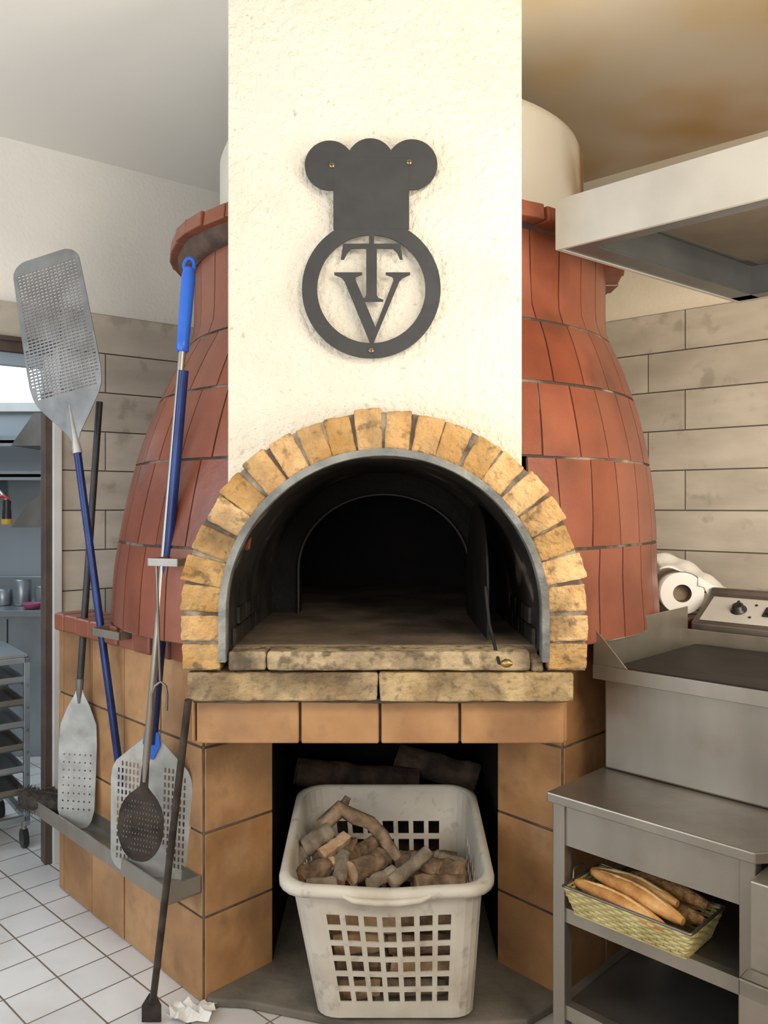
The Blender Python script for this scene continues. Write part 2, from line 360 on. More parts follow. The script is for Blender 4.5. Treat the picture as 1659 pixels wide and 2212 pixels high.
mb.build('lintel',[ochre,basemortar],parent=oven,bevel=.005,bseg=3)
mb=MB()
mb.box(-.541,-.018,2.225,2.6,1.0,1.078,0,.6); mb.box(-.012,.520,2.225,2.6,.998,1.078,0,.35)
mb.box(-.53,.51,2.24,2.6,.99,1.002,1)
mb.build('sill',[sillstone,basemortar],parent=oven,bevel=.009,bseg=3,worn=.009,wscale=.04,wsub=4)
mb=MB()
mb.box(-.428,-.325,2.222,2.42,1.084,1.136,0,.7); mb.box(-.321,.402,2.222,2.42,1.084,1.136,0,.4)
mb.box(.405,.44,2.235,2.42,1.078,1.115,0,.8)
mb.build('hearth_edge',[edgestone],parent=oven,bevel=.008,bseg=3,worn=.008,wscale=.035,wsub=4)
mb=MB(); mb.box(-.44,.44,2.32,3.98,1.08,1.139,0,.5)
mb.build('hearth',[hearth],parent=oven,bevel=.003)
AC=V3((0,0,1.242)); ri,ro=.449,.558; NB=20
def wedge(mbx,ang,wi,wo,r0,r1,y0,y1,mat=0):
    d=V3((math.cos(ang),0,math.sin(ang))); t=V3((-d.z,0,d.x)); k=R(-.004,.004)
    p=[AC+d*r0-t*wi/2,AC+d*(r1+k)-t*wo/2,AC+d*(r1-k)+t*wo/2,AC+d*r0+t*wi/2]
    mbx.prism([q+V3((0,y0,0)) for q in p],(0,y1-y0,0),mat)
mb=MB()
for i in range(NB):
    an=math.pi*(i+.5)/NB+R(-.007,.007)
    wedge(mb,an,.0670+R(-.001,.001),.0740+R(-.003,.003),ri+R(-.002,.002),ro+R(-.009,.007),2.22+R(-.003,.003),2.42)
for sx in (-1,1):
    for k in range(2):
        z=1.088+k*.077
        x0=ri+R(-.002,.002); x1=ro+R(-.005,.005)
        mb.box(min(sx*x0,sx*x1),max(sx*x0,sx*x1),2.22+R(-.002,.003),2.43,z,z+.070+R(-.001,.001))
mb.build('arch_brickwork',[archbrick],parent=oven,bevel=.005,bseg=2,worn=.008,wscale=.022,wsub=3)
mb=MB()
pi_,po_=[],[]
for i in range(41):
    an=math.pi*i/40; pi_.append(AC+V3((math.cos(an)*(ri+.002),2.2245,math.sin(an)*(ri+.002)))); po_.append(AC+V3((math.cos(an)*(ro-.006),2.2245,math.sin(an)*(ro-.006))))
pi_=[V3((ri+.002,2.2245,1.085))]+pi_+[V3((-ri-.002,2.2245,1.085))]; po_=[V3((ro-.006,2.2245,1.085))]+po_+[V3((-ro+.006,2.2245,1.085))]
for i in range(len(pi_)-1):
    mb.prism([pi_[i],po_[i],po_[i+1],pi_[i+1]],(0,.19,0),0)
mb.build('arch_mortar',[archmortar],parent=oven,merge=True)
def archpath(r,z0,zc=1.242,n=48,sq=1.0):
    pts=[(-r,z0)]
    for i in range(n+1):
        an=math.pi-math.pi*i/n; pts.append((r*math.cos(an),zc+sq*r*math.sin(an)))
    pts.append((r,z0)); return pts
def strip(mbx,pa,ya,pb,yb,mat=0,smooth=True):
    n=len(pa); vs=[V3((x,ya,z)) for x,z in pa]+[V3((x,yb,z)) for x,z in pb]
    mbx.add(vs,[(i,i+1,n+i+1,n+i) for i in range(n-1)],mat,None,smooth)
mb=MB(); o_=archpath(.4515,1.11); i_=archpath(.432,1.11)
strip(mb,i_,2.207,o_,2.207,0,False); strip(mb,i_,2.207,i_,2.255); strip(mb,o_,2.207,o_,2.24)
mb.build('metal_band',[galv],parent=oven,merge=True)
mb=MB(); v0=archpath(.434,1.13); v1=archpath(.415,1.13)
inn=archpath(.312,1.13,1.300,sq=.88)
strip(mb,v0,2.25,v1,3.0,0)
strip(mb,v1,3.0,inn,3.0,1,False); strip(mb,inn,3.0,inn,3.08,1)
ch=archpath(.46,1.13,1.20)
strip(mb,inn,3.08,ch,3.2,1); strip(mb,ch,3.2,ch,3.95,1)
n=len(ch); mb.add([V3((x,3.95,z)) for x,z in ch],[list(range(n))],1)
for sx in (-1,1):
    for k in range(2):
        z=1.142+k*.052; y=2.30+(k%2)*.06
        while y<2.9:
            mb.box(min(sx*.4205,sx*.43),max(sx*.4205,sx*.43),y,y+.112,z,z+.046,0); y+=.12
mb.build('mouth_vault',[soot,sootstoreblack],parent=oven)
mb=MB(); f1=archpath(.318,1.138,1.300,sq=.88); f0=archpath(.312,1.138,1.300,sq=.88)
strip(mb,f0,2.98,f1,2.98,0,False); strip(mb,f1,2.98,f1,3.0); strip(mb,f0,2.98,f0,3.0)
mb.build('inner_frame',[M('worn_iron_edge',(.02,.018,.016),(.04,.035,.03),scale=20,rough=.6,metal=.2)],parent=oven,merge=True)
mb=MB(); poly=[(.300,2.36,1.145)]
for i in range(17):
    an=math.pi*i/16; poly.append((.300,2.65-.29*math.cos(an),1.295+.25*math.sin(an)))
poly.append((.300,2.94,1.145))
mb.prism(poly,(.006,0,0))
door=mb.build('door',[doorblack],parent=oven)
mb=MB()
mb.tube([V3((.296,2.36,1.30)),V3((.300,2.31,1.20)),V3((.312,2.235,1.125)),S(1078,1432,2.20),S(1086,1434,2.19)],[.005]*5,8)
mb.build('handle',[iron],parent=door)
mb=MB(); mb.tube([S(1083,1433,2.19),S(1091,1433,2.185),S(1100,1433,2.18),S(1107,1434,2.18)],[.006,.012,.011,.004],12)
mb.build('knob',[brass],parent=door)
# dome tiles
PROF=[(1.044,1.12),(1.040,1.20),(1.019,1.46),(.981,1.69),(.930,1.87),(.868,2.03),(.828,2.11),(.806,2.16),(.80,2.22),(.80,2.42)]
def rad(z):
    P=PROF
    z=max(P[0][1],min(P[-1][1],z))
    for i in range(len(P)-1):
        if z<=P[i+1][1]:
            r0,z0=P[i]; r1,z1=P[i+1]
            def slope(k):
                if k<=0: return (P[1][0]-P[0][0])/(P[1][1]-P[0][1])
                if k>=len(P)-1: return 0
                return (P[k+1][0]-P[k-1][0])/(P[k+1][1]-P[k-1][1])
            t=(z-z0)/(z1-z0); h=z1-z0
            return (2*t**3-3*t**2+1)*r0+(t**3-2*t**2+t)*h*slope(i)+(-2*t**3+3*t**2)*r1+(t**3-t**2)*h*slope(i+1)
    return P[-1][0]
mb=MB()
rows=[(1.125,1.41,27,46),(1.41,1.68,23,44),(1.68,1.91,19,42),(1.91,2.12,19,41),(2.12,2.42,19,39)]
for (z0,z1,cut,nt) in rows:
    ca=math.radians(cut)
    prof=[(rad(z)-.004,z) for z in [z0+(z1-z0)*k/6 for k in range(7)]]
    mb.lathe(prof,DC,n=120,a0=ca,a1=2*math.pi-ca,mat=1,cf=dcx)
    da=2*math.pi/nt; off=R(0,da)
    edges=[off+i*da+R(-.010,.010) for i in range(nt)]; edges.append(edges[0]+2*math.pi)
    slant=[R(-.014,.014) for _ in range(nt)]; slant.append(slant[0])
    for i in range(nt):
        for sh in (0,-2*math.pi):
            a0=edges[i]+.0030+sh; a1=edges[i+1]-.0030+sh
            if a1<=ca or a0>=2*math.pi-ca: continue
            a0c=max(a0,ca); a1c=min(a1,2*math.pi-ca)
            if a1c-a0c<.01: continue
            s0_=slant[i] if a0c==a0 else 0; s1_=slant[i+1] if a1c==a1 else 0
            tn=random.random(); jr=R(-.0008,.0012); zz0=z0+.003+R(0,.003); zz1=z1-.003-R(0,.003)
            K=6; C4=4
            def grid(dr):
                out=[]
                for k in range(K+1):
                    z=zz0+(zz1-zz0)*k/K; r=rad(z)+dr
                    for q in range(C4+1):
                        l=a0c+s0_*(k/K-.5); rr_=a1c+s1_*(k/K-.5)
                        aa=l+(rr_-l)*q/C4
                        out.append(dcx(z)+V3((r*math.sin(aa),-r*math.cos(aa),z)))
                return out
            G=grid(jr); Gb=grid(-.010); W=C4+1
            mb.add(G,[(k*W+q,k*W+q+1,(k+1)*W+q+1,(k+1)*W+q) for k in range(K) for q in range(C4)],0,tn,True)
            m0=len(G); fs=[]
            for k in range(K):
                for q in (0,C4): fs.append((k*W+q,m0+k*W+q,m0+(k+1)*W+q,(k+1)*W+q))
            for q in range(C4):
                fs.append((q,q+1,m0+q+1,m0+q)); fs.append((K*W+q,K*W+q+1,m0+K*W+q+1,m0+K*W+q))
            mb.add(G+Gb,fs,0,tn*.5)
mb.build('dome',[redtile,redmortar],parent=oven)
# ring of header bricks
mb=MB(); nb=46; ca=math.radians(20); RC=V3((.045,3.25,0))
mb.lathe([(.79,2.405),(.815,2.41),(.845,2.440),(.845,2.465),(.79,2.475)],RC,n=96,a0=ca,a1=2*math.pi-ca,mat=1)
for i in range(nb):
    an=2*math.pi*(i+.5)/nb
    if an<ca or an>2*math.pi-ca: continue
    d=V3((math.sin(an),-math.cos(an),0)); t=V3((d.y,-d.x,0)); w=.113
    o=RC+d*.79-t*w/2+V3((0,0,2.434+R(-.003,.003)-.03*math.sin(an)))
    mb.obox(o,d*(.088+R(-.005,.005)),t*w,V3((0,0,.050))-d*.006)
mb.build('dome_rim',[redtile,rimmortar],parent=oven,bevel=.005,bseg=2,worn=.004,wscale=.04,wsub=1)
mb=MB(); mb.lathe([(.712,2.44),(.712,2.84),(.700,2.875),(.66,2.89),(0.01,2.90)],(.068,3.25,0),n=96)
mb.build('dome_neck',[neckmat],parent=oven)
# chimney breast
x0,x1=-.4436,.392; rc=.503
poly=[(x0,2.30,CEIL),(x0,2.30,1.242+math.sqrt(rc*rc-x0*x0))]
t0=math.acos(x0/rc); t1=math.acos(x1/rc)
for i in range(1,28):
    an=t0+(t1-t0)*i/28; poly.append((rc*math.cos(an),2.30,1.242+rc*math.sin(an)))
poly+=[(x1,2.30,1.242+math.sqrt(rc*rc-x1*x1)),(x1,2.30,CEIL)]
mb=MB(); mb.prism(poly,(0,.42,0)); mb.build('chimney_breast',[stucco],parent=oven,bevel=.006,bseg=3)
# brick ledges along base
for P,Q_,nn,cutL in ((A,B,nL,.06),(A2,B2,nR,0)):
    mb=MB(); d=(Q_-P); L=d.length-cutL; d.normalize(); s=0
    mb.obox(P+V3((0,0,1.052))-nn*.12,d*L,nn*(.12+.045),(0,0,.06),1)
    while s<L-.03:
        w=min(.115,L-s); mb.obox(P+d*(s+.003)+V3((0,0,1.05+R(-.002,.002)))-nn*.11,d*(w-.006),nn*(.11+.056+R(-.006,.006)),(0,0,.066+R(-.003,.003)),0); s+=.115
    mb.build('brick_ledge',[redtile,redmortar],parent=oven,bevel=.010,bseg=3)
mb=MB(); mb.prism([(-.545,2.48,0.001),(-.42,2.47,0.001),(.0,2.34,0.001),(.42,2.38,0.001),(.545,2.48,0.001),(.5,3.5,0.001),(-.5,3.5,0.001)],(0,0,.026))
tag(mb.build('concrete_plinth',[concrete],bevel=.006),'sooty grey concrete slab in the wood store under the oven','plinth')

# ------------------------------------------------------------------ emblem
YE=2.268
def E(px,py): return S(px,py,YE)
emb=thing('chef_hat_emblem',S(802,640,2.29),'black metal chef hat emblem with ring and letters TV on chimney','sign')
mb=MB(); th=(0,.006,0)
def disc(mbx,cx,cy,r,n=48,off=0): mbx.prism([E(cx+r*math.cos(2*math.pi*i/n),cy+r*math.sin(2*math.pi*i/n))+V3((0,off,0)) for i in range(n)],th,0)
disc(mb,712,357,54,off=.0002); disc(mb,800,349,51,off=.0004); disc(mb,890,355,55,off=.0006)
mb.prism([E(720,340),E(884,340),E(884,495),E(720,495)],th)
mb.build('hat',[black],parent=emb,bevel=.0008,bseg=1)
mb=MB(); n=72
for i in range(n):
    q0=2*math.pi*i/n; q1=2*math.pi*(i+1)/n
    mb.prism([E(802+r*math.cos(q),624+r*math.sin(q))+V3((0,.0003,0)) for r,q in ((117,q0),(150,q0),(150,q1),(117,q1))],th)
mb.build('ring',[black],parent=emb,merge=True)
mb=MB()
T_=[(741,526),(865,526),(870,560),(864,560),(858,546),(849,537),(814,536),(814,637),(817,643),(828,647),(828,651),(777,651),(777,647),(788,643),(791,637),(791,536),(759,537),(750,546),(743,560),(736,560)]
mb.prism([E(*p)+V3((0,.0005,0)) for p in T_],th); mb.prism([E(*p) for p in ((797,504),(808,504),(808,530),(797,530))],th)
mb.build('letter_t',[black],parent=emb)
mb=MB()
V_=[(722,588),(782,588),(782,593),(768,598),(768,604),(811,706),(850,605),(848,598),(833,593),(833,588),(886,588),(886,593),(870,600),(863,607),(806,743),(800,743),(744,607),(737,599),(722,593)]
mb.prism([E(*p)+V3((0,.0007,0)) for p in V_],th)
mb.build('letter_v',[black],parent=emb)
for (sx,sy) in ((717,357),(884,350),(802,757)):
    mb=MB(); p=E(sx,sy)
    mb.tube([p+V3((0,.028,0)),p+V3((0,-.0005,0)),p+V3((0,-.003,0)),p+V3((0,-.0045,0))],[.004,.0085,.0075,.004],16,0)
    mb.obox(p+V3((-.005,-.0052,-.0009)),(.010,0,0),(0,.001,0),(0,0,.0018),1); mb.obox(p+V3((-.0009,-.0052,-.005)),(.0018,0,0),(0,.001,0),(0,0,.010),1)
    mb.build('screw',[bronze,blk],parent=emb)

# ------------------------------------------------------------------ peels
def cuts(lo,hi,hole,bar,start=None):
    n=int((hi-lo-bar)/(hole+bar)); rem=(hi-lo-bar-n*(hole+bar))
    x=lo+rem/2+bar
    xs=[lo,x]; fl=[False]
    for i in range(n):
        xs.append(x+hole); fl.append(True); x+=hole
        xs.append(x+bar if i<n-1 else hi); fl.append(False); x+=bar
    return xs,fl
def perf(mb,E0,N0,facing,outline,hw_max,hx,bx,hy,by,vlo,vhi,margin,xtest=None,extra=24,curl=0):
    ld=(N0-E0); L=ld.length; ld.normalize(); wd=ld.cross(facing).normalized(); nd=wd.cross(ld)
    def hw(v):
        for (v0,h0),(v1,h1) in zip(outline,outline[1:]):
            if v<=v1: return h0+(h1-h0)*(v-v0)/(v1-v0)
        return outline[-1][1]
    xs,xf=cuts(-hw_max,hw_max,hx,bx)
    ys,yf=cuts(L*vlo,L*vhi,hy,by)
    NP=20
    pre=[L*vlo*(i/NP)**1.9 for i in range(NP)]; post=[L*vhi+(L-L*vhi)*i/extra for i in range(1,extra+1)]
    Y=pre+ys+post; YF=[False]*NP+yf+[False]*extra
    vs=[]
    for y in Y:
        w=hw(y/L)
        for x in xs:
            xx=max(-w,min(w,x)); vs.append(E0+ld*y+wd*xx+nd*(curl*(xx/hw_max)**2))
    k=len(xs); fs=[]
    for j in range(len(Y)-1):
        w=min(hw(Y[j]/L),hw(Y[j+1]/L)); wm=max(hw(Y[j]/L),hw(Y[j+1]/L))
        for i in range(k-1):
            if xs[i+1]<=-wm or xs[i]>=wm: continue
            if xf[i] and YF[j] and max(abs(xs[i]),abs(xs[i+1]))<w-margin and (xtest is None or xtest((xs[i]+xs[i+1])/2,(Y[j]+Y[j+1])/2/L)): continue
            fs.append((j*k+i,j*k+i+1,(j+1)*k+i+1,(j+1)*k+i))
    mb.add(vs,fs,0,.5)
    return ld,wd,nd,L,hw
fac=V3((-.22,-.975,0)).normalized()
grp='pizza peels leaning on the oven'
def rounded(v1,w,base):
    return [(v1*(1-math.cos(q)),base+(w-base)*math.sin(q)) for q in [math.pi/2*i/10 for i in range(11)]]
top=S(95,552,2.98); neck=S(163,950,2.92); bot=S(276,1795,2.80)
p1=thing('pizza_peel',bot,'large rectangular perforated aluminium pizza peel with blue shaft','pizza peel',grp)
mb=MB(); ol=rounded(.075,.140,.075)+[(.30,.145),(.60,.150),(.68,.149),(.74,.142),(.79,.125),(.90,.065),(.97,.024),(1,.016)]
ld,wd,nd,L,hw=perf(mb,top,neck,fac,ol,.152,.0125,.0042,.0048,.0075,.055,.76,.008,extra=18)
mb.build('peel_head',[alu],parent=p1,solid=.003,merge=True)
mb=MB(); mb.tube([neck-ld*.13,neck,neck+ld*.03,neck+ld*.05],[.004,.011,.016,.017],12)
mb.build('socket',[aluworn],parent=p1)
mb=MB(); mb.tube([neck+ld*.03,bot],.0135,14); mb.build('shaft',[bluedark],parent=p1)
t2=S(215,868,3.10); n2=S(172,1490,3.02); e2=S(163,1788,2.98)
p2=thing('pizza_peel',e2,'small oval worn aluminium pizza peel with black shaft','pizza peel',grp)
mb=MB(); ol=rounded(.16,.076,.030)+[(.6,.079),(.75,.074),(.88,.045),(.97,.018),(1,.014)]
ld,wd,nd,L,hw=perf(mb,e2,n2,fac,ol,.08,.006,.016,.006,.022,.06,.60,.012,extra=24)
mb.build('peel_head',[aluworn],parent=p2,solid=.003,merge=True)
mb=MB(); mb.tube([n2-ld*.05,n2,n2+ld*.04],[.005,.013,.015],12); mb.build('socket',[alu],parent=p2)
mb=MB(); mb.tube([n2+ld*.02,t2],.0125,14); mb.build('shaft',[blackshaft],parent=p2)
t4=S(397,800,2.42); n4=S(330,1592,2.55); e4=S(322,1892,2.60)
p4=thing('pizza_peel',e4,'perforated aluminium pizza peel with angled shoulders and blue shaft','pizza peel',grp)
mb=MB(); ol=rounded(.13,.138,.085)+[(.66,.142),(.74,.138),(.80,.124),(.985,.030),(1,.022)]
ld,wd,nd,L,hw=perf(mb,e4,n4,fac,ol,.144,.0065,.0070,.016,.008,.07,.82,.014,xtest=lambda x,v: abs(x)>.035 and (v>.25 or abs(x)>.06),extra=14)
mb.build('peel_head',[aluworn],parent=p4,solid=.003,merge=True)
mb=MB(); mb.prism([n4+wd*.024+nd*.004+ld*.02,n4-wd*.024+nd*.004+ld*.02,n4-wd*.03+nd*.004-ld*.02,n4-wd*.008+nd*.004-ld*.07,n4+wd*.008+nd*.004-ld*.07,n4+wd*.03+nd*.004-ld*.02],nd*.004); mb.build('socket',[blueplastic],parent=p4)
mb=MB(); mb.tube([n4-ld*.02,t4],.0150,14); mb.build('shaft',[bluedark],parent=p4)
t3=S(410,562,2.60); g3=S(394,757,2.545); n3=S(316,1640,2.45); e3=S(297,1860,2.47)
p3=thing('turning_peel',e3,'long steel turning peel with blue grip and burnt round head','pizza peel',grp)
mb=MB(); ol=rounded(.33,.076,.006)+[(.46,.074),(.56,.063),(.64,.045),(.69,.027),(.73,.014),(1,.010)]
ld,wd,nd,L,hw=perf(mb,e3,n3,fac,ol,.078,.0030,.0070,.008,.0085,.06,.62,.012,extra=24)
mb.build('peel_head',[burnt],parent=p3,solid=.003,merge=True)
mb=MB(); mb.tube([n3-ld*.07,n3,g3],[.006,.0115,.0115],14); mb.build('shaft',[steel],parent=p3)
mb=MB(); gl=(t3-g3)
mb.tube([g3-gl*.02,g3,g3+gl*.1,g3+gl*.45,g3+gl*.8,g3+gl*.9],[.014,.020,.019,.021,.022,.017],18)
hd=gl.normalized(); sd=hd.cross(V3((0,-1,0))).normalized()
mb.tube([g3+gl*.94+hd*.024*math.cos(q)+sd*.016*math.sin(q) for q in [2*math.pi*i/20 for i in range(20)]],.007,8,closed=True)
mb.build('grip',[blueplastic],parent=p3)
pk0=S(407,1512,2.215); pk1=S(330,2165,2.38)
pk=thing('ash_rake',S(322,2212,2.40),'long dark iron ash rake leaning on the oven sill','fire tool')
mb=MB(); mb.tube([pk0,pk1],[.0105,.0105],12); mb.build('shaft',[burnt],parent=pk)
mb=MB(); q=S(326,2209,2.40); mb.prism([q+V3((-.028,0,.0)),q+V3((.03,0,.0)),q+V3((.03,0,.05)),q+V3((.012,0,.085)),q+V3((-.006,0,.085)),q+V3((-.028,0,.05))],(0,.006,0)); mb.tube([pk1,q+V3((.004,0,.07))],.012,10)
mb.build('blade',[burnt],parent=pk,bevel=.002)
hk=thing('fire_hook',S(345,1545,2.37),'thin steel two-pronged fire hook hanging from the bracket','fire tool')
mb=MB(); mb.tube([S(338,1216,2.37),S(346,1470,2.37)],.004,8)
mb.build('rod',[steeld],parent=hk)
mb=MB(); mb.tube([S(328,1535,2.37),S(328,1500,2.37),S(335,1482,2.37),S(347,1472,2.37),S(358,1482,2.37),S(361,1500,2.37),S(360,1535,2.37)],.004,8); mb.build('prongs',[steeld],parent=hk)
def bracket(name,pa,pb,back,hgt,label):
    d=(pb-pa); mb=MB(); up=V3((0,0,hgt)); t=.004; dn=d.normalized(); bn=back.normalized()
    mb.obox(pa,d,bn*t,up); mb.obox(pa,dn*t,back,up); mb.obox(pb,-dn*t,back,up)
    return tag(mb.build(name,[steel]),label,'bracket','tool brackets on the oven')
bracket('tool_bracket',S(318,1222,2.38),S(384,1224,2.32),V3((.06,.16,0)),.022,'flat steel bracket on dome holding peel shafts')
bracket('tool_bracket',S(198,1372,2.78),S(258,1384,2.68),V3((.09,.11,0)),.026,'flat steel bracket on brick ledge holding peel shafts')
ed=(B-A).normalized(); mt=nL
mb=MB(); Lr=1.10; z0=.345
o=A+mt*.008
mb.obox(o+V3((0,0,z0)),ed*Lr,mt*.115,(0,0,.004)); mb.obox(o+mt*.115+V3((0,0,z0)),ed*Lr,mt*.004,(0,0,.055)); mb.obox(o+V3((0,0,z0)),ed*Lr,mt*.004,(0,0,.05)); mb.obox(o+V3((0,0,z0)),ed*.004,mt*.119,(0,0,.055)); mb.obox(o+ed*Lr+V3((0,0,z0)),ed*.004,mt*.119,(0,0,.055))
tag(mb.build('tool_rack',[steel]),'long shallow stainless trough fixed to the oven base','tool rack')
br=thing('hand_brush',S(82,1760,3.2),'dark bristled oven brush lying on the steel rack','brush')
mb=MB(); b0=S(48,1722,3.22); b1=S(134,1745,3.08); mb.tube([b0,b0.lerp(b1,.1),b0.lerp(b1,.5),b0.lerp(b1,.9),b1],[.02,.034,.038,.036,.02],14,jit=.05)
for i in range(1400):
    t=random.random(); p=b0.lerp(b1,.04+.92*t); q=R(0,6.28); d=V3((math.cos(q)*.6,math.cos(q)*.6*.5,math.sin(q))).normalized(); d+=V3((R(-.3,.3),R(-.3,.3),R(-.3,.3)))
    mb.add([p+d*.03+V3((.002,0,0)),p+d*.03-V3((.002,0,0)),p+d*.048],[(0,1,2)],0)
mb.build('bristles',[bristle],parent=br)
mb=MB(); mb.tube([b0.lerp(b1,.2)+V3((0,-.0,.03)),b1+V3((.06,-.02,.045))],.010,10); mb.build('handle',[burnt],parent=br)

# ------------------------------------------------------------------ laundry basket with firewood
def basket(parent):
    mb=MB(); rcn=.28
    def side(p,q,nh):
        pts=[];fl=[]
        bar=.42; unit=nh+(nh+1)*bar; t=0
        pts.append(0.)
        for i in range(nh):
            t+=bar; pts.append(t/unit); fl.append(False)
            t+=1; pts.append(t/unit); fl.append(True)
        pts.append(1.); fl.append(False)
        return [(p[0]+(q[0]-p[0])*s,p[1]+(q[1]-p[1])*s) for s in pts],fl
    def cornerp(cx,cy,a0):
        return [(cx+rcn*math.cos(a0+math.pi/2*i/5),cy+rcn*math.sin(a0+math.pi/2*i/5)) for i in range(1,5)]
    e=1-rcn; P=[];FL=[]
    for (p,q,nh,cc) in (((-e,-1),(e,-1),7,(e,-e,-math.pi/2)),((1,-e),(1,e),7,(e,e,0)),((e,1),(-e,1),7,(-e,e,math.pi/2)),((-1,e),(-1,-e),7,(-e,-e,math.pi))):
        pts,fl=side(p,q,nh); P+=pts; FL+=fl
        cpts=cornerp(*cc); P+=cpts; FL+=[False]*(len(cpts)+1)
    n=len(P)
    ss=[0,.02,.14]; sf=[False,False]; nr=6; hh=.078; bb=.036; s=.14
    for i in range(nr):
        s+=hh; ss.append(s); sf.append(True); s+=bb; ss.append(s); sf.append(False)
    ss+=[.93,1.0]; sf+=[False,False]
    def pos(a_,b_,s,out=0,dz=0):
        cx=.034+( .008-.034)*s; hw=.230+(.283-.230)*s+out; y0=2.375+(2.315-2.375)*s-out; y1=2.76+(2.86-2.76)*s+out
        if s<.02: hw-=.02; y0+=.02; y1-=.02
        y=(y0+y1)/2+(y1-y0)/2*b_; x=cx+hw*a_
        zt=.455+.085*((b_+1)/2) - .012*math.exp(-(a_*2.2)**2)*(1 if b_<-.9 else 0)
        return V3((x,y,.03+(zt-.03)*s+dz))
    vs=[];fs=[]
    for s in ss:
        for (a_,b_) in P: vs.append(pos(a_,b_,s))
    for k in range(len(ss)-1):
        for i in range(n):
            if FL[i] and sf[k]: continue
            fs.append((k*n+i,k*n+(i+1)%n,(k+1)*n+(i+1)%n,(k+1)*n+i))
    fs.append(list(range(n))[::-1])
    mb.add(vs,fs,0,.5)
    mb.build('basket_body',[white],parent=parent,solid=.0045,soff=0)
    mb=MB(); rp=[]
    for (o1,dz) in ((.0,.0),(.012,.006),(.026,.002),(.030,-.012),(.029,-.024)):
        rp.append([pos(a_,b_,1.0,o1,dz) for (a_,b_) in P])
    vs=[p for r_ in rp for p in r_]; fs=[]
    for k in range(len(rp)-1):
        for i in range(n): fs.append((k*n+i,k*n+(i+1)%n,(k+1)*n+(i+1)%n,(k+1)*n+i))
    mb.add(vs,fs,0,.5,True); mb.build('rim',[white],parent=parent,solid=.004)
    mb=MB(); mb.tube([pos(-.40,-1,1,.028,-.014),pos(-.3,-1,1,.034,-.022),pos(-.1,-1,1,.036,-.024),pos(.1,-1,1,.036,-.024),pos(.3,-1,1,.034,-.022),pos(.40,-1,1,.028,-.014)],[.006,.009,.010,.010,.009,.006],10)
    mb.build('handle',[white],parent=parent)
lb=thing('laundry_basket',(.03,2.57,.03),'grimy white plastic laundry basket with square holes holding firewood','basket')
basket(lb)
def log(p0,p1,r,bend=(0,0,0),m=bark,label='short bark-covered firewood log in the basket',grp='firewood in the basket',taper=.9,split=False,wob=.07):
    p0,p1,b=V3(p0),V3(p1),V3(bend); pts=[];rr=[];K=8
    for i in range(K+1):
        t=i/K; pts.append(p0.lerp(p1,t)+b*math.sin(math.pi*t)+V3((R(-1,1),R(-1,1),R(-1,1)))*r*wob); rr.append(r*(1+(taper-1)*t)*(1+R(-.06,.06)))
    mb=MB(); mb.tube(pts,rr,16 if not split else 5+random.randint(0,2),0,capmat=1,jit=.07 if not split else .22,smooth=not split)
    return tag(mb.build('firewood_log',[m,cutwood],bevel=.003 if split else 0,bseg=2,worn=.006,wscale=.02,wsub=1),label,'firewood',grp)
for i in range(4):
    for j in range(3):
        z=.075+i*.068; y=2.45+j*.120+(i%2)*.02; w=.16+.012*i
        if i==3 and j==2: continue
        cut_=R(-.03,.06)
        log((-w+.03+R(-.01,.02),y,z),(cut_,y+R(-.02,.02),z+R(-.01,.01)),.030+R(-.006,.003),m=random.choice([bark,barkg,cutwood]),split=random.random()<.4)
        log((cut_+.015,y,z),(w+.03+R(-.02,.01),y+R(-.02,.02),z+R(-.01,.01)),.030+R(-.006,.003),m=random.choice([bark,barkg,cutwood]),split=random.random()<.4)
log(S(658,1832,2.56),S(712,1795,2.61),.031,m=barkg,label='thick grey-brown branch stub with cut end')
mbk=[S(694,1785,2.63),S(735,1748,2.66),S(765,1765,2.65),S(800,1778,2.64),S(826,1805,2.62),S(842,1830,2.61),S(862,1858,2.60)]
mb=MB(); mb.tube(mbk,[.026,.029,.026,.023,.022,.019,.016],14,0,capmat=1,jit=.10,smooth=True); mb.tube([mbk[1],S(745,1735,2.67),S(752,1722,2.68)],[.018,.014,.011],10,0,capmat=1,jit=.1,smooth=True)
tag(mb.build('firewood_branch',[bark,cutwood],worn=.008,wscale=.02,wsub=1),'dark crooked forked branch lying across the firewood','firewood','firewood in the basket')
log(S(694,1850,2.52),S(748,1808,2.58),.028,m=cutwood,split=True,label='split log with orange bare wood')
log(S(730,1908,2.45),S(745,1840,2.52),.022,m=barkg,label='upright grey branch piece')
log(S(845,1908,2.44),S(925,1840,2.52),.023,m=barkg,label='pale grey straight branch with clean cut',wob=.03)
log(S(648,1898,2.46),S(708,1868,2.52),.032,m=bark)
log(S(758,1888,2.47),S(826,1858,2.53),.033,m=bark)
log(S(755,1858,2.60),S(840,1846,2.62),.032,m=bark)
log(S(868,1872,2.60),S(1000,1888,2.52),.042,m=bark)
log(S(900,1908,2.46),S(1000,1908,2.49),.027,m=bark,label='dark rough log at the pile edge')
log(S(796,1912,2.44),S(852,1882,2.48),.021,m=barkg)
log(S(662,1914,2.43),S(728,1907,2.44),.022,m=barkg)
log(S(860,1862,2.68),S(985,1860,2.68),.034,m=bark)
log(S(676,1818,2.64),S(768,1828,2.61),.028,m=bark)
log(S(636,1866,2.52),S(668,1824,2.57),.022,m=barkg)
log(S(892,1860,2.54),S(945,1880,2.5),.028,m=bark,split=True)
log(S(770,1842,2.58),S(815,1815,2.64),.024,m=bark)
log(S(690,1880,2.49),S(722,1862,2.52),.022,m=cutwood,split=True)
log(S(940,1850,2.60),S(1005,1870,2.56),.022,m=barkg)
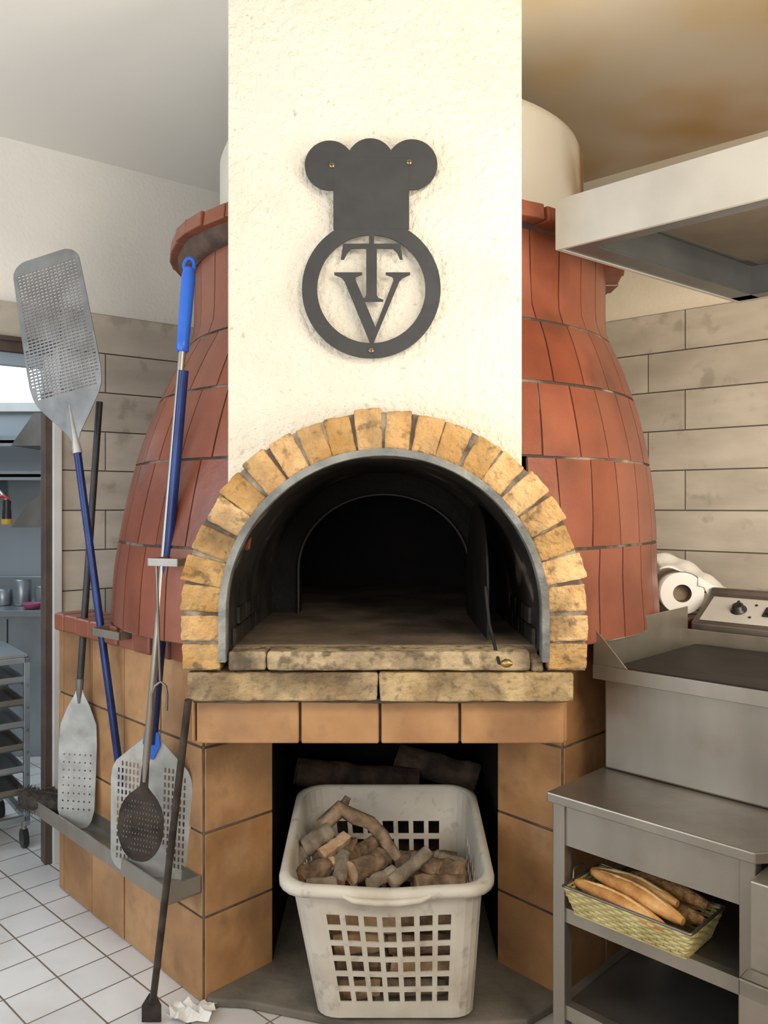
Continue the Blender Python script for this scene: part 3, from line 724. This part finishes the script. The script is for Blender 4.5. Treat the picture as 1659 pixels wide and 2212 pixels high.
for q0,q1,r in ((S(640,1668,3.08),S(905,1688,3.12),.05),(S(860,1640,3.2),S(1030,1680,3.1),.055),(S(650,1780,3.2),S(990,1790,3.2),.065),(S(640,1850,3.15),S(1000,1850,3.15),.065),(S(640,1930,3.15),S(1000,1930,3.15),.07),(S(660,1722,3.22),S(990,1728,3.22),.05)):
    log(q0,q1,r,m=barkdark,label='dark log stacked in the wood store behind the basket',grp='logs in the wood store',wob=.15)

# ------------------------------------------------------------------ right side equipment
O=V3((.447,2.23,0)); U=V3((.7071,-.7071,0)); VV=V3((.7071,.7071,0))
def Q(u,v,z): p=O+U*u+VV*v; return V3((p.x,p.y,z))
def qbox(mb,u0,u1,v0,v1,z0,z1,mat=0,tint=.5): mb.obox(Q(u0,v0,z0),U*(u1-u0),VV*(v1-v0),(0,0,z1-z0),mat,tint)
stand=thing('equipment_stand',Q(.28,.6,0),'stainless steel equipment stand with apron and open shelves','table')
mb=MB(); mb.prism([Q(0,0,.722),Q(.555,0,.722),Q(.60,.06,.722),Q(.60,1.46,.722),Q(0,1.46,.722)],(0,0,.028)); mb.build('worktop',[steel],parent=stand,bevel=.004)
for (u,v) in ((.01,.015),(.515,.015),(.01,1.38),(.515,1.38),(.01,.62),(.515,.62)):
    mb=MB(); qbox(mb,u,u+.038,v,v+.038,0,.722); mb.build('leg',[steel],parent=stand,bevel=.003)
mb=MB(); qbox(mb,.048,.515,.022,.034,.61,.722); qbox(mb,.016,.028,.05,1.38,.64,.722); mb.build('apron',[steel],parent=stand)
SHZ=.435
for z in (SHZ,.17):
    mb=MB(); qbox(mb,.03,.535,.05,1.4,z-.004,z,1); qbox(mb,.048,.515,.022,.05,z-.035,z+.004); qbox(mb,.016,.04,.05,1.38,z-.03,z+.004); qbox(mb,.525,.55,.05,1.38,z-.03,z+.004)
    mb.build('shelf',[steel,steeld],parent=stand)
gr=thing('griddle',Q(.3,.58,.75),'stainless countertop griddle with black plate and raised splash guards','griddle')
mb=MB(); qbox(mb,.012,.62,.29,.88,.752,1.02); mb.build('body',[steel],parent=gr,bevel=.006)
mb=MB()
qbox(mb,-.012,.66,.265,.90,1.02,1.032)
qbox(mb,-.012,.66,.262,.267,1.02,1.062)
mb.prism([Q(-.012,.265,1.02),Q(-.012,.265,1.165),Q(-.012,.30,1.172),Q(-.012,.90,1.18),Q(-.012,.90,1.02)],U*.004)
mb.prism([Q(-.012,.265,1.062),Q(-.012,.265,1.165),Q(.0,.265,1.165),Q(.10,.265,1.062)],VV*.004)
qbox(mb,-.012,.66,.896,.90,1.02,1.10)
mb.build('splash_guard',[steel],parent=gr,bevel=.0015)
mb=MB(); qbox(mb,.03,.64,.31,.87,1.033,1.056); mb.build('plate',[griddle],parent=gr,bevel=.004)
fr=thing('fryer',Q(.18,1.2,.75),'stainless fryer with sloped control panel and black knob','fryer')
mb=MB(); pr=[(.96,.752),(.96,1.115),(1.12,1.205),(1.13,1.228),(1.16,1.228),(1.17,1.17),(1.42,1.17),(1.42,.752)]
mb.prism([Q(-.025,v,z) for v,z in pr],U*.42); mb.build('body',[steeld],parent=fr,bevel=.005)
PB=lambda u: Q(u,.96,1.115)
sl=(Q(0,1.12,1.205)-Q(0,.96,1.115)); sn=U.cross(sl).normalized(); sn=sn if sn.z>0 else -sn
mb=MB(); mb.obox(PB(.0)+sl*.10+sn*.001,U*.345,sl*.80,sn*.003); mb.build('control_panel',[panelw],parent=fr,bevel=.001)
kc=PB(.115)+sl*.5+sn*.004
mb=MB(); mb.tube([kc,kc+sn*.006,kc+sn*.008,kc+sn*.022,kc+sn*.024],[.028,.027,.021,.019,.012],24); mb.obox(kc+sn*.022-sl.normalized()*.018-U*.004,U*.008,sl.normalized()*.036,sn*.008); mb.build('knob',[blk],parent=fr)
kc=PB(.225)+sl*.5+sn*.004
mb=MB(); mb.obox(kc-U*.022-sl.normalized()*.026,U*.044,sl.normalized()*.052,sn*.006); mb.obox(kc-U*.013-sl.normalized()*.016,U*.026,sl.normalized()*.032,sn*.011); mb.build('switch',[blk],parent=fr,bevel=.001)
for uu,tt in ((.165,.3),(.165,.7)):
    kc=PB(uu)+sl*tt+sn*.004; mb=MB(); mb.cyl(kc,kc+sn*.003,.005,10); mb.build('indicator',[blk],parent=fr)
mb=MB()
for i in range(9): mb.tube([Q(.02+i*.04,1.19,1.176),Q(.02+i*.04,1.40,1.176)],.003,6)
mb.build('grate',[steel],parent=fr)
# paper roll
rc_=S(1474,1282,3.08); axd=V3((.15,.99,0)).normalized(); r0=.080
roll=thing('paper_towel_roll',rc_-V3((0,0,r0)),'white paper towel roll lying on the brick ledge, sheet unrolled','paper roll')
mb=MB()
mb.tube([rc_,rc_+axd*.20],[r0,r0],40,0,caps=False)
nn_=40; xd=axd.cross(V3((0,0,1))).normalized(); zd=V3((0,0,1))
for e_ in (0,.20):
    vs=[rc_+axd*e_+(xd*math.cos(t)+zd*math.sin(t))*r for r in (r0,.034) for t in [2*math.pi*i/nn_ for i in range(nn_)]]
    mb.add(vs,[(i,(i+1)%nn_,nn_+(i+1)%nn_,nn_+i) for i in range(nn_)],0)
mb.build('roll',[paper],parent=roll,merge=True)
mb=MB(); mb.tube([rc_-axd*.001,rc_+axd*.20],[.034,.034],24,0,caps=False); mb.tube([rc_+axd*.05,rc_+axd*.06],.033,24); mb.build('core',[card],parent=roll)
mb=MB(); vs=[];K=18;W_=12
for i in range(K):
    t=i/(K-1)
    for j in range(W_):
        s=j/(W_-1)
        x=-.088+.275*t
        z=.092+.062*s*(1-.5*t)-.010*t-.085*t*t+.007*math.sin(7*t+5*s)+.005*math.sin(15*t-8*s)
        if abs(x)<.083: z=max(z,math.sqrt(.085**2-x*x))
        vs.append(rc_+axd*(-.012+.19*s)+V3((x,0,z)))
base=len(vs); fs=[(i*W_+j,i*W_+j+1,(i+1)*W_+j+1,(i+1)*W_+j) for i in range(K-1) for j in range(W_-1)]
# front hem hangs down beside the roll
vs+=[vs[i*W_]+V3((.004*math.sin(2*i),-.006,-.030-.05*max(0,(i-9)/8)-.008*math.sin(1.7*i))) for i in range(9,K)]
fs+=[((9+i)*W_,(10+i)*W_,base+i+1,base+i) for i in range(K-10)]
mb.add(vs,fs,0,.5,True)
mb.build('loose_sheet',[paper],parent=roll,solid=.001)
mb=MB(); cpt=S(415,2195,2.44); vs=[];fs=[]
for i in range(8):
    for j in range(6): vs.append(V3((cpt.x+(i-3.5)*.018+R(-.006,.006),cpt.y+(j-2.5)*.018+R(-.006,.006),.004+R(0,.035))))
for i in range(7):
    for j in range(5): fs.append((i*6+j,i*6+j+1,(i+1)*6+j+1,(i+1)*6+j))
mb.add(vs,fs); tag(mb.build('crumpled_paper',[paper],solid=.001),'crumpled white paper scrap on the floor tiles','paper')
cab=thing('steel_cabinet',Q(.9,.5,0),'stainless steel counter unit beside the equipment stand','cabinet')
mb=MB(); qbox(mb,.562,1.2,-.045,1.2,0,.705); mb.build('body',[steel],parent=cab,bevel=.004)
mb=MB(); qbox(mb,.558,1.2,-.10,-.046,.47,.51); qbox(mb,.558,1.2,-.10,-.09,.40,.51); mb.build('handle',[steel],parent=cab,bevel=.004)
# bread basket
bz=SHZ+.006
bb=thing('bread_basket',Q(.25,.10,SHZ+.003),'straw-coloured woven bread basket with wire rim on the steel shelf','basket')
def rr_path(u0,u1,v0,v1,z,n=96,off=0):
    pts=[];w=u1-u0;h=v1-v0;per=2*(w+h)
    for i in range(n):
        d=per*i/n
        if d<w: u,v,nu,nv=u0+d,v0,0,-1
        elif d<w+h: u,v,nu,nv=u1,v0+d-w,1,0
        elif d<2*w+h: u,v,nu,nv=u1-(d-w-h),v1,0,1
        else: u,v,nu,nv=u0,v1-(d-2*w-h),-1,0
        o=off*math.sin(math.pi*i/2.0+math.pi/4) if off else 0
        pts.append((u+nu*o,v+nv*o,z))
    return pts
BU0,BU1,BV0,BV1=.085,.39,.012,.155
mb=MB(); NR=8
for k in range(NR):
    t=k/(NR-1); e_=.022*t; sg=1 if k%2 else -1
    pts=rr_path(BU0-e_,BU1+e_,BV0-e_,BV1+e_,bz+.006+.062*t,off=.003*sg)
    mb.tube([Q(*p) for p in pts],.0046,6,closed=True)
for i in range(48):
    p=rr_path(BU0,BU1,BV0,BV1,bz,n=48)[i]; q=rr_path(BU0-.022,BU1+.022,BV0-.022,BV1+.022,bz+.07,n=48)[i]
    mb.tube([Q(*p),Q(*q)],.0028,5)
qbox(mb,BU0-.003,BU1+.003,BV0-.003,BV1+.003,bz-.002,bz+.002)
mb.build('weave',[wicker],parent=bb)
mb=MB(); mb.tube([Q(*p) for p in rr_path(BU0-.024,BU1+.024,BV0-.024,BV1+.024,bz+.074)],.004,8,closed=True)
mb.tube([Q(BU0-.026,.04,bz+.074),Q(BU0-.03,.05,bz+.098),Q(BU0-.03,.10,bz+.098),Q(BU0-.026,.11,bz+.074)],.003,6)
mb.build('rim',[steeld],parent=bb)
def bread(p0,p1,r,m,seeded=False,label=''):
    p0,p1=V3(p0),V3(p1); K=20; pts=[];rr=[]
    for i in range(K+1):
        t=i/K; pts.append(p0.lerp(p1,t)+V3((0,0,.006*math.sin(math.pi*t)))); rr.append(max(.004,r*(1+R(-.04,.04))*(math.sin(math.pi*min(1,max(0,.03+.94*t))))**.36))
    e=thing('bread_loaf',p0.lerp(p1,.5)-V3((0,0,r)),label,'bread','loaves in the bread basket')
    mb=MB(); mb.tube(pts,rr,16,jit=.035); mb.build('crust',[m],parent=e)
    if not seeded:
        mb=MB(); d=(p1-p0); s=d.normalized().cross(V3((0,0,1))).normalized()
        c0=[pts[int(t*K)]+V3((0,0,rr[int(t*K)]*.88))+s*.003*math.sin(9*t) for t in (.14,.3,.45,.6,.75,.86)]
        mb.tube(c0,[.002,.006,.005,.0065,.005,.002],8)
        mb.build('split_top',[crumb],parent=e)
bread(Q(.07,.040,bz+.070),Q(.345,-.002,bz+.060),.022,crust,label='long golden split-top bread roll in the basket')
bread(Q(.10,.078,bz+.094),Q(.375,.030,bz+.076),.023,crust,label='long golden split-top bread roll in the basket')
bread(Q(.08,.105,bz+.084),Q(.34,.075,bz+.092),.022,crust,label='long golden split-top bread roll in the basket')
bread(Q(.17,.125,bz+.05),Q(.40,.095,bz+.062),.021,crust2,True,label='dark seeded long bread roll in the basket')
bread(Q(.17,.155,bz+.085),Q(.39,.14,bz+.082),.021,crust2,True,label='dark seeded long bread roll in the basket')

# ------------------------------------------------------------------ extractor hood
hc=V3((.508,2.4,0)); hU=V3((.722,-.692,0)); hV=V3((.79,.613,0))
def HB(mb,u0,u1,v0,v1,z0,z1,mat=0): mb.obox(hc+hU*u0+hV*v0+V3((0,0,z0)),hU*(u1-u0),hV*(v1-v0),(0,0,z1-z0),mat,.5)
hood=thing('extractor_hood',hc+hU*.9+hV*.5+V3((0,0,2.294)),'pale steel extractor hood with dark underside and filters','hood')
mb=MB(); HB(mb,0,1.9,0,.012,2.294,2.436); HB(mb,0,.012,.012,1.02,2.294,2.436); HB(mb,0,1.9,1.02,1.032,2.294,2.436); HB(mb,1.888,1.9,.012,1.02,2.294,2.436); HB(mb,0,1.9,0,1.032,2.436,2.442)
mb.build('canopy',[hoodmat],parent=hood)
mb=MB(); HB(mb,.012,1.888,.012,.075,2.298,2.303); HB(mb,.012,.085,.075,1.02,2.298,2.303); HB(mb,.085,.089,.075,.96,2.303,2.40); HB(mb,.085,1.8,.955,.959,2.303,2.40); HB(mb,.012,1.888,.96,1.02,2.298,2.303)
mb.build('gutter',[hoodgut],parent=hood)
mb=MB(); HB(mb,.089,1.8,.08,.955,2.415,2.425)
for k in range(3): HB(mb,.14+k*.55,.64+k*.55,.12,.90,2.385,2.412)
mb.build('filter',[hoodin],parent=hood,bevel=.004)
for (u,v) in ((.3,.9),(1.5,.9)):
    mb=MB(); mb.cyl(hc+hU*u+hV*v+V3((0,0,2.442)),hc+hU*u+hV*v+V3((0,0,CEIL)),.005,8); mb.build('hanger',[steel],parent=hood)

# ------------------------------------------------------------------ adjoining room
aa=a; bb_=V3((-a.y,a.x,0)); C=V3((-1.59,3.64,0))
def TQ(s,t,z): p=C-aa*s+bb_*t; return V3((p.x,p.y,z))
tr=thing('tray_trolley',TQ(.3,.23,0),'stainless rack trolley with stacked trays on castors','trolley')
mb=MB()
for s in (0,.6):
    for t in (0,.46): mb.obox(TQ(s,t,.10),-aa*.025,bb_*.025,(0,0,.75))
for z in (.12,.83):
    mb.obox(TQ(0,0,z),-aa*.025,bb_*.46,(0,0,.025)); mb.obox(TQ(0,0,z),-aa*.6,bb_*.025,(0,0,.025)); mb.obox(TQ(.6,0,z),-aa*.025,bb_*.46,(0,0,.025)); mb.obox(TQ(0,.46,z),-aa*.6,bb_*.025,(0,0,.025))
for k in range(6):
    z=.22+k*.10; mb.obox(TQ(.002,0,z),-aa*.015,bb_*.46,(0,0,.018)); mb.obox(TQ(.59,0,z),-aa*.015,bb_*.46,(0,0,.018))
mb.build('frame',[steelb],parent=tr,bevel=.002)
for k in (0,1,2,3,4,5):
    z=.24+k*.10; mb=MB(); mb.obox(TQ(.02,.01,z),-aa*.56,bb_*.44,(0,0,.006)); mb.obox(TQ(.02,.01,z),-aa*.56,bb_*.006,(0,0,.03)); mb.obox(TQ(.02,.01,z),-aa*.006,bb_*.44,(0,0,.03)); tag(mb.build('baking_tray',[steelb if k%2 else steeld]),'flat metal baking tray slotted in the trolley','tray','trays in the trolley')
mb=MB(); mb.obox(TQ(.01,.01,.856),-aa*.59,bb_*.45,(0,0,.012)); mb.build('top',[steelb],parent=tr)
for s in (.02,.58):
    for t in (.02,.46):
        p=TQ(s,t,.042); mb=MB(); mb.cyl(p-aa*.012,p+aa*.012,.042,20); mb.build('castor',[blk],parent=tr)
        mb=MB(); mb.cyl(p+V3((0,0,.03)),p+V3((0,0,.09)),.012,10); mb.build('castor_stem',[steel],parent=tr)
ct=thing('steel_counter',(-2.6,5.2,0),'long stainless worktop with upstand against the far wall','counter')
mb=MB(); mb.box(-4.4,-1.5,4.9,5.58,.86,.90); mb.box(-4.4,-1.5,5.54,5.58,.90,1.05); mb.build('worktop',[steelb],parent=ct,bevel=.004)
mb=MB(); mb.box(-4.35,-1.55,4.95,5.5,0,.86); mb.build('body',[steelb],parent=ct)
for x in (-2.9,-2.3,-1.9):
    mb=MB(); mb.box(x-.003,x+.003,4.945,4.951,.12,.84); mb.build('door_gap',[blk],parent=ct)
mb=MB(); mb.box(-4.2,-1.6,5.3,5.58,1.72,1.74); mb.box(-4.2,-1.6,5.3,5.31,1.70,1.76)
for x in (-3.8,-2.6,-1.8): mb.prism([(x,5.32,1.72),(x,5.57,1.72),(x,5.57,1.55)],(.01,0,0))
tag(mb.build('wall_shelf',[steelb]),'long stainless wall shelf below the window','shelf')
mb=MB(); mb.box(-3.4,-1.7,5.40,5.58,1.95,1.97); mb.box(-3.4,-1.7,5.40,5.41,1.93,2.00); tag(mb.build('wall_shelf',[steelb]),'long stainless wall shelf below the window','shelf')
mb=MB(); mb.prism([(-2.28,4.95,1.90),(-2.05,4.95,1.90),(-2.05,4.95,2.10),(-2.14,4.95,2.10)],(0,.4,0)); tag(mb.build('steam_hood',[steeld]),'small sloped steel hood in the adjoining kitchen','hood')
mb=MB(); mb.prism([(-2.28,4.95,1.40),(-2.05,4.95,1.40),(-2.05,4.95,1.64),(-2.18,4.95,1.54)],(0,.3,0)); tag(mb.build('soap_dispenser',[steeld]),'dark angular metal dispenser above the worktop','dispenser')
for k,(x,h_) in enumerate(((-2.42,.10),(-2.30,.16),(-2.16,.12))):
    mb=MB(); mb.lathe([(0,0),(.05,0),(.055,.01),(.055,h_),(.05,h_+.005),(0,h_+.005)],(x,5.15,.901),n=24); tag(mb.build('cooking_pot',[steelb]),'small stainless container on the far worktop','pot','containers on the far worktop')
sp=thing('spray_tap',S(15,1150,4.6),'pre-rinse spray tap with red lever and yellow nozzle','tap')
mb=MB(); q=S(15,1100,4.6); mb.tube([q-V3((0,0,.06)),q-V3((0,0,.01)),q,q+V3((0,0,.05))],[.026,.024,.022,.022],14); mb.build('head',[blk],parent=sp)
mb=MB(); mb.cyl(q-V3((0,0,.085)),q-V3((0,0,.055)),.029,14,r1=.029); mb.build('nozzle',[yel],parent=sp)
mb=MB(); mb.tube([q+V3((-.07,0,.07)),q+V3((-.02,0,.075)),q+V3((.01,0,.055))],[.006,.010,.008],8); mb.build('lever',[redp],parent=sp)
mb=MB(); mb.tube([q+V3((0,0,.05)),q+V3((-.05,.02,.10)),q+V3((-.16,.08,.14)),q+V3((-.30,.2,.10)),q+V3((-.36,.35,-.1)),q+V3((-.38,.5,-.63))],.011,8); mb.build('hose',[steelb],parent=sp)
mb=MB(); mb.lathe([(.02,0),(.04,.003),(.058,.03),(.060,.035),(.055,.033),(.036,.008),(.0,.006)],S(70,1372,4.98),n=32)
bo=mb.build('bowl',[pink],solid=.002); bo.location.z=.901; tag(bo,'small pink plastic bowl on the far worktop','bowl')

# ------------------------------------------------------------------ lights
def area(name,loc,target,size,power,col):
    l=bpy.data.lights.new(name,'AREA'); l.shape='RECTANGLE'; l.size=size[0]; l.size_y=size[1]; l.energy=power; l.color=col
    o=bpy.data.objects.new(name,l); bpy.context.scene.collection.objects.link(o); o.location=loc
    o.rotation_euler=(V3(target)-V3(loc)).to_track_quat('-Z','Y').to_euler(); return o
area('key_light',(1.3,-.4,2.85),(-.1,2.4,1.9),(.9,.9),54,(1,.93,.82))
area('fill_light',(-.6,-1.8,1.9),(0,2.6,1.0),(3,2),37,(1,.95,.88))
area('daylight_left',(-2.9,1.2,1.9),(-.6,2.9,.8),(1.6,1.6),36,(.68,.83,1.0))
area('daylight_kitchen',(-3.0,4.4,2.9),(-2.3,4.8,.5),(1.6,1.2),36,(.74,.87,1.0))
area('ceiling_bounce',(1.6,1.3,1.7),(1.3,2.7,3.07),(1.1,1.1),44,(1,.90,.72))  # unseen uplight added to brighten the right-hand ceiling
area('ceiling_bounce_left',(-1.3,.6,1.3),(-1.0,2.2,3.07),(1.2,1.2),20,(1,.96,.90))  # added lamp out of view, lifts the dim ceiling on the left
w=bpy.data.worlds.new('world'); bpy.context.scene.world=w; w.use_nodes=True
w.node_tree.nodes['Background'].inputs[0].default_value=(.97,.96,.97,1); w.node_tree.nodes['Background'].inputs[1].default_value=.36

cam=bpy.data.cameras.new('camera'); co=bpy.data.objects.new('camera',cam); bpy.context.scene.collection.objects.link(co)
co.location=(0,0,H); co.rotation_euler=(math.pi/2,0,0)
cam.sensor_fit='VERTICAL'; cam.sensor_height=36; cam.lens=F/2212*36; cam.shift_y=-16/2212; cam.clip_start=.05
bpy.context.scene.camera=co
vs_=bpy.context.scene.view_settings
vs_.view_transform='Standard'; vs_.look='None'; vs_.exposure=0
for o in bpy.data.objects:
    if '_w' in o: del o['_w']
